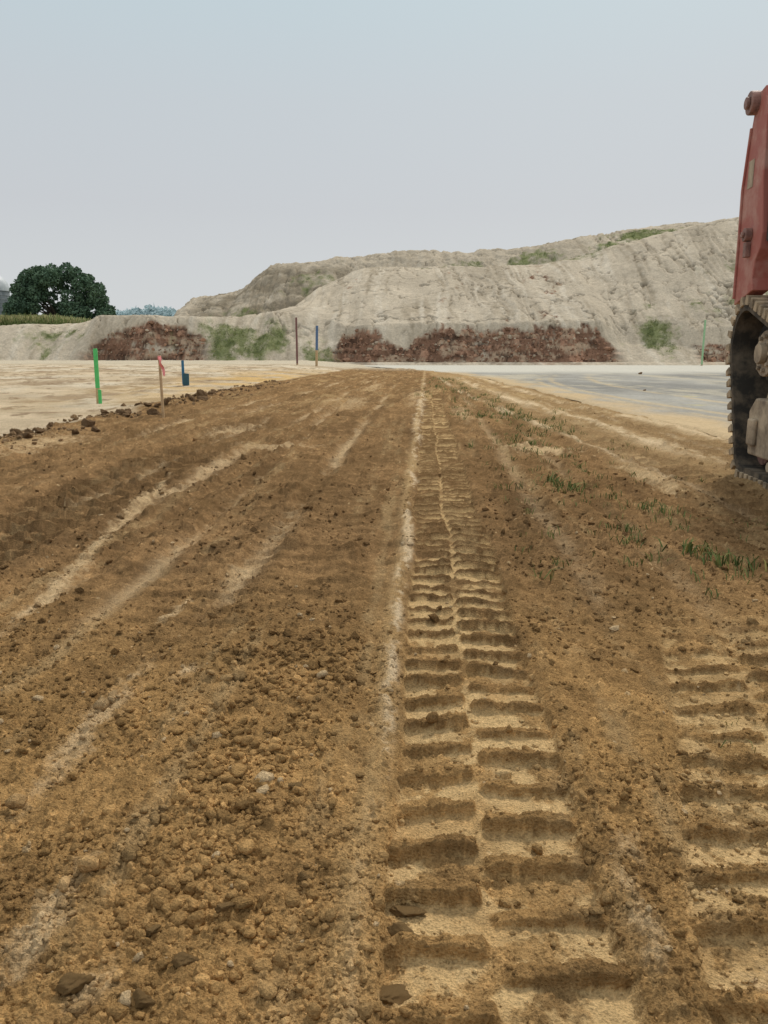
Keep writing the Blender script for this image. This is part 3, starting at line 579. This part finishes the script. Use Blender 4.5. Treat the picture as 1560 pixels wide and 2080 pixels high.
# ------------------------------------------------------------ TRACK LOADER
m_rub=paint_mat('dusty_rubber_material',(0.05,0.046,0.04),(0.22,0.175,0.125),9,0.9,0,0.3,0.1,0.42,0.72)
m_lug=paint_mat('muddy_lug_material',(0.20,0.16,0.115),(0.50,0.39,0.26),14,0.95,0,0.4,0.1,0.35,0.6)
m_redp=paint_mat('faded_red_machine_material',(0.40,0.135,0.105),(0.55,0.34,0.27),4.5,0.65,0,0.03,0.25,0.46,0.72)
m_dk=paint_mat('dark_machine_material',(0.02,0.02,0.022),(0.09,0.08,0.065),7,0.8)
m_dust=paint_mat('dusty_frame_material',(0.22,0.175,0.13),(0.52,0.42,0.30),7,0.9,0,0.3,0.1,0.35,0.6)
m_steel=paint_mat('worn_steel_material',(0.18,0.10,0.08),(0.36,0.20,0.16),20,0.6,0.0)
m_glass=paint_mat('cab_glass_material',(0.02,0.025,0.03),(0.04,0.045,0.05),2,0.1,0,0.0,0.6)
ld=bpy.data.objects.new('track_loader',None); link(ld)
ld['label']='faded red compact track loader with muddy rubber tracks parked on soil'; ld['category']='track loader'
f=Vector((-0.10,-0.995,0)).normalized(); yv=Vector((0,0,1)).cross(f)
ld.matrix_world=Matrix(((f.x,yv.x,0,2.20),(f.y,yv.y,0,4.78),(0,0,1,-0.01),(0,0,0,1)))
def hull(circs):
    pts=[]
    for cx,cz,r_ in circs:
        for i in range(96): pts.append((round(cx+r_*math.cos(2*math.pi*i/96),6),round(cz+r_*math.sin(2*math.pi*i/96),6)))
    pts=sorted(set(pts))
    def half(ps):
        h_=[]
        for p in ps:
            while len(h_)>1 and (h_[-1][0]-h_[-2][0])*(p[1]-h_[-2][1])-(h_[-1][1]-h_[-2][1])*(p[0]-h_[-2][0])<=0: h_.pop()
            h_.append(p)
        return h_
    a=half(pts); b=half(pts[::-1]); return a[:-1]+b[:-1]
def resample(poly,step):
    P_=[Vector(p) for p in poly]+[Vector(poly[0])]; L_=[0]
    for a,b in zip(P_,P_[1:]): L_.append(L_[-1]+(b-a).length)
    n_=int(L_[-1]/step); out=[]
    for i in range(n_):
        d=L_[-1]*i/n_; j=max(k for k in range(len(L_)) if L_[k]<=d); j=min(j,len(P_)-2)
        t=(d-L_[j])/max(1e-9,L_[j+1]-L_[j]); p=P_[j].lerp(P_[j+1],t); tg=(P_[j+1]-P_[j]).normalized(); out.append((p,tg))
    return out
def build_side(y0,y1):
    tr=bpy.data.objects.new('track',None); link(tr,ld)
    circ=[(-0.05,0.84,0.20),(0.10,0.19,0.13),(1.75,0.25,0.19),(-0.06,0.80,0.20)]
    path=resample(hull(circ),0.04)
    mb=MB(); n_=len(path)
    for p,tg in path:
        nrm=Vector((tg.y,-tg.x)); i_=p-nrm*0.022; q=p+nrm*0.022
        mb.v+=[(i_.x,y0,i_.y),(q.x,y0,q.y),(q.x,y1,q.y),(i_.x,y1,i_.y)]
    for i in range(n_):
        a=4*i;b=4*((i+1)%n_)
        for k_ in range(4): mb.f.append((a+k_,a+(k_+1)%4,b+(k_+1)%4,b+k_))
    mb.obj('belt',m_rub,tr)
    lg=MB()
    for p,tg in resample(hull(circ),0.075):
        nrm=Vector((tg.y,-tg.x)); a=p+nrm*0.021
        for yy0,yy1,sh in ((y0-0.012,(y0+y1)/2-0.01,0),((y0+y1)/2+0.01,y1+0.012,0.03)):
            c=a+tg*sh
            lg.prism([tuple(c-tg*0.024-nrm*0.012),tuple(c+tg*0.024-nrm*0.012),tuple(c+tg*0.017+nrm*0.045),tuple(c-tg*0.017+nrm*0.045)],yy0,yy1)
    lg.obj('tread_lugs',m_lug,tr,0.003)
    fr=MB(); fr.prism([(0.30,0.18),(1.62,0.18),(1.70,0.34),(1.35,0.50),(0.55,0.66),(0.14,0.66),(0.05,0.42),(0.14,0.34)],y0+0.12,y1-0.06); fr.obj('track_frame',m_dust,tr,0.01)
    bx=MB(); bx.prism([(0.10,0.16),(0.62,0.16),(0.62,0.42),(0.50,0.50),(0.16,0.50),(0.07,0.42)],y0+0.03,y0+0.119); bx.box(0.13,0.24,y0+0.003,y0+0.029,0.22,0.38); bx.box(0.02,0.10,y0+0.05,y0+0.118,0.26,0.34); bx.obj('frame_cover',m_dust,tr,0.012)
    sp=MB(); sp.cyl(-0.03,0.80,0.15,y0+0.13,y1-0.12,40)
    for i in range(12):
        a=2*math.pi*i/12; cx,cz=-0.03+0.155*math.cos(a),0.80+0.155*math.sin(a); sp.cyl(cx,cz,0.016,y0+0.14,y1-0.14,8)
    sp.obj('sprocket',m_dk,tr,0.006)
    hb=MB(); hb.cyl(0.12,0.76,0.135,y0+0.07,y0+0.119,28); hb.cyl(0.12,0.76,0.06,y0+0.03,y0+0.069,20)
    for i in range(9):
        a=2*math.pi*i/9; hb.cyl(0.12+0.10*math.cos(a),0.76+0.10*math.sin(a),0.014,y0+0.05,y0+0.0695,6)
    hb.obj('drive_hub',m_dust,tr,0.004)
    mc=MB(); mc.prism([(0.02,0.60),(0.55,0.52),(0.60,0.70),(0.25,0.86),(0.05,0.90)],y0+0.12,y1-0.1); mc.obj('drive_housing',m_dk,tr,0.02)
    for cx,cz,r_ in [(0.10,0.19,0.10),(1.75,0.25,0.15)]:
        w_=MB(); w_.cyl(cx,cz,r_,y0+0.121,y0+0.2,32); w_.obj('idler',m_steel,tr,0.006)
    for i in range(5):
        w_=MB(); cx=0.45+i*0.25; w_.cyl(cx,0.125,0.06,y0+0.06,y0+0.118,20); w_.cyl(cx,0.125,0.03,y0+0.025,y0+0.0599,12); w_.obj('roller',m_dust,tr,0.004)
build_side(0.0,0.40); build_side(1.38,1.78)
for y0,y1 in ((0.0,0.10),(1.68,1.78)):
    arm=bpy.data.objects.new('lift_arm',None); link(arm,ld)
    a=MB(); a.prism([(-0.28,1.06),(-0.285,1.45),(-0.30,1.75),(-0.235,2.10),(-0.19,2.26),(-0.06,2.28),(0.0,2.16),(0.03,1.75),(0.10,1.45),(0.08,1.36),(0.02,1.30),(0.0,1.20),(0.02,1.13)],y0,y1); a.obj('arm_tower',m_redp,arm,0.006)
    b=MB(); b.cyl(-0.19,2.22,0.066,y0-0.045,y1+0.03,24); b.cyl(-0.19,2.22,0.035,y0-0.065,y0-0.046,16); b.obj('pivot_pin',m_steel,arm,0.006)
    c=MB(); c.cyl(-0.09,1.46,0.040,y0-0.04,y0-0.001,20); c.cyl(-0.09,1.46,0.020,y0-0.055,y0-0.041,6); c.box(-0.115,-0.065,y0-0.03,y0-0.001,1.33,1.418); c.obj('pivot_bolt',m_steel,arm,0.004)
    d=MB(); d.prism([(0.03,2.30),(0.10,2.32),(1.25,1.75),(1.95,0.85),(2.05,0.42),(1.92,0.38),(1.80,0.75),(1.15,1.55),(0.06,2.05)],y0+0.01,y1-0.01); d.obj('boom',m_redp,arm,0.012)
    g_=MB(); g_.prism([(0.11,1.40),(0.16,1.38),(0.15,2.04),(0.095,2.05)],y0+0.02,y1-0.02); g_.obj('hydraulic_cylinder',m_dk,arm,0.006)
    k_=MB(); k_.box(-0.22,-0.13,y0-0.003,y0-0.0005,1.74,1.90); k_.obj('warning_plate',m_dust,arm,0.001)
    e_=MB(); e_.prism([(-0.284,1.10),(-0.262,1.10),(-0.268,1.45),(-0.282,1.75),(-0.218,2.09),(-0.235,2.09),(-0.299,1.75),(-0.285,1.45)],y0-0.012,y0-0.0005); e_.obj('edge_flange',m_redp,arm,0.002)
bd=MB(); bd.prism([(-0.20,0.62),(1.7,0.50),(1.75,0.95),(1.2,1.15),(0.9,1.40),(-0.05,1.55),(-0.22,1.45)],0.45,1.33); bd.obj('body',m_dk,ld,0.03)
en=MB(); en.prism([(-0.10,1.14),(0.42,1.14),(0.42,1.26),(-0.08,1.26)],0.12,0.449); en.obj('fender',m_redp,ld,0.02)
ib=MB(); ib.prism([(0.0,1.265),(0.4,1.265),(0.40,2.0),(0.12,2.1),(0.0,1.9)],0.14,0.44); ib.obj('rear_upright',m_dk,ld,0.01)
cb_=MB()
for x0,y0_ in [(0.5,0.5),(1.35,0.5),(0.5,1.22),(1.35,1.22)]: cb_.box(x0,x0+0.07,y0_,y0_+0.06,1.2,2.0)
cb_.box(0.45,1.47,0.47,1.31,2.001,2.10); cb_.obj('cab_frame',m_dk,ld,0.015)
gl=MB(); gl.box(0.571,1.349,0.52,0.535,1.3,1.99); gl.obj('cab_window',m_glass,ld)
bk=MB(); bk.prism([(2.0,0.08),(2.65,0.02),(2.68,0.06),(2.15,0.16),(2.08,0.55),(2.2,0.68),(2.1,0.70),(1.98,0.55)],0.0,1.78); bk.obj('bucket',m_steel,ld,0.01)

# ------------------------------------------------------------ world, sun, camera
w=bpy.data.worlds.new('World'); scn.world=w; w.use_nodes=True; nt=w.node_tree; N=nt.nodes; L=nt.links
bg=N['Background']
sk=N.new('ShaderNodeTexSky'); sk.sky_type='NISHITA'; sk.sun_disc=False; sk.sun_elevation=math.radians(48); sk.sun_rotation=math.radians(25); sk.dust_density=4; sk.air_density=1.2
sc_=N.new('ShaderNodeVectorMath'); sc_.operation='SCALE'; sc_.inputs['Scale'].default_value=0.09; L.new(sk.outputs[0],sc_.inputs[0])
tc=N.new('ShaderNodeTexCoord'); sx=N.new('ShaderNodeSeparateXYZ'); L.new(tc.outputs['Generated'],sx.inputs[0])
cr=N.new('ShaderNodeValToRGB'); el=cr.color_ramp.elements
el[0].position=0.0; el[0].color=(0.68,0.70,0.71,1); el[1].position=1.0; el[1].color=(0.82,0.83,0.83,1)
for p,c in [(0.06,(0.65,0.675,0.69,1)),(0.17,(0.59,0.615,0.645,1)),(0.28,(0.57,0.62,0.655,1)),(0.38,(0.54,0.64,0.685,1)),(0.6,(0.74,0.78,0.79,1))]:
    q=el.new(p); q.color=c
L.new(sx.outputs['Z'],cr.inputs['Fac'])
mx=N.new('ShaderNodeMix'); mx.data_type='RGBA'; mx.inputs['Factor'].default_value=0.92
L.new(sc_.outputs[0],mx.inputs[6]); L.new(cr.outputs[0],mx.inputs[7])
L.new(mx.outputs[2],bg.inputs['Color']); bg.inputs['Strength'].default_value=1.0
sd=bpy.data.lights.new('sun','SUN'); sd.energy=2.1; sd.angle=math.radians(7); sd.color=(1,0.94,0.84)
so=bpy.data.objects.new('sun',sd); link(so)
az=math.radians(25); elv=math.radians(48)
sv=Vector((math.sin(az)*math.cos(elv),math.cos(az)*math.cos(elv),math.sin(elv)))
so.rotation_euler=(-sv).to_track_quat('-Z','Y').to_euler()
cd=bpy.data.cameras.new('camera'); cd.lens=27; cd.sensor_width=36; cd.clip_end=5000; cd.clip_start=0.05
cam=bpy.data.objects.new('camera',cd); link(cam); cam.location=(0,0,0.75); cam.rotation_euler=(math.radians(90-11.66),0,0)
scn.camera=cam
scn.view_settings.view_transform='Standard'; scn.view_settings.look='None'; scn.view_settings.exposure=0
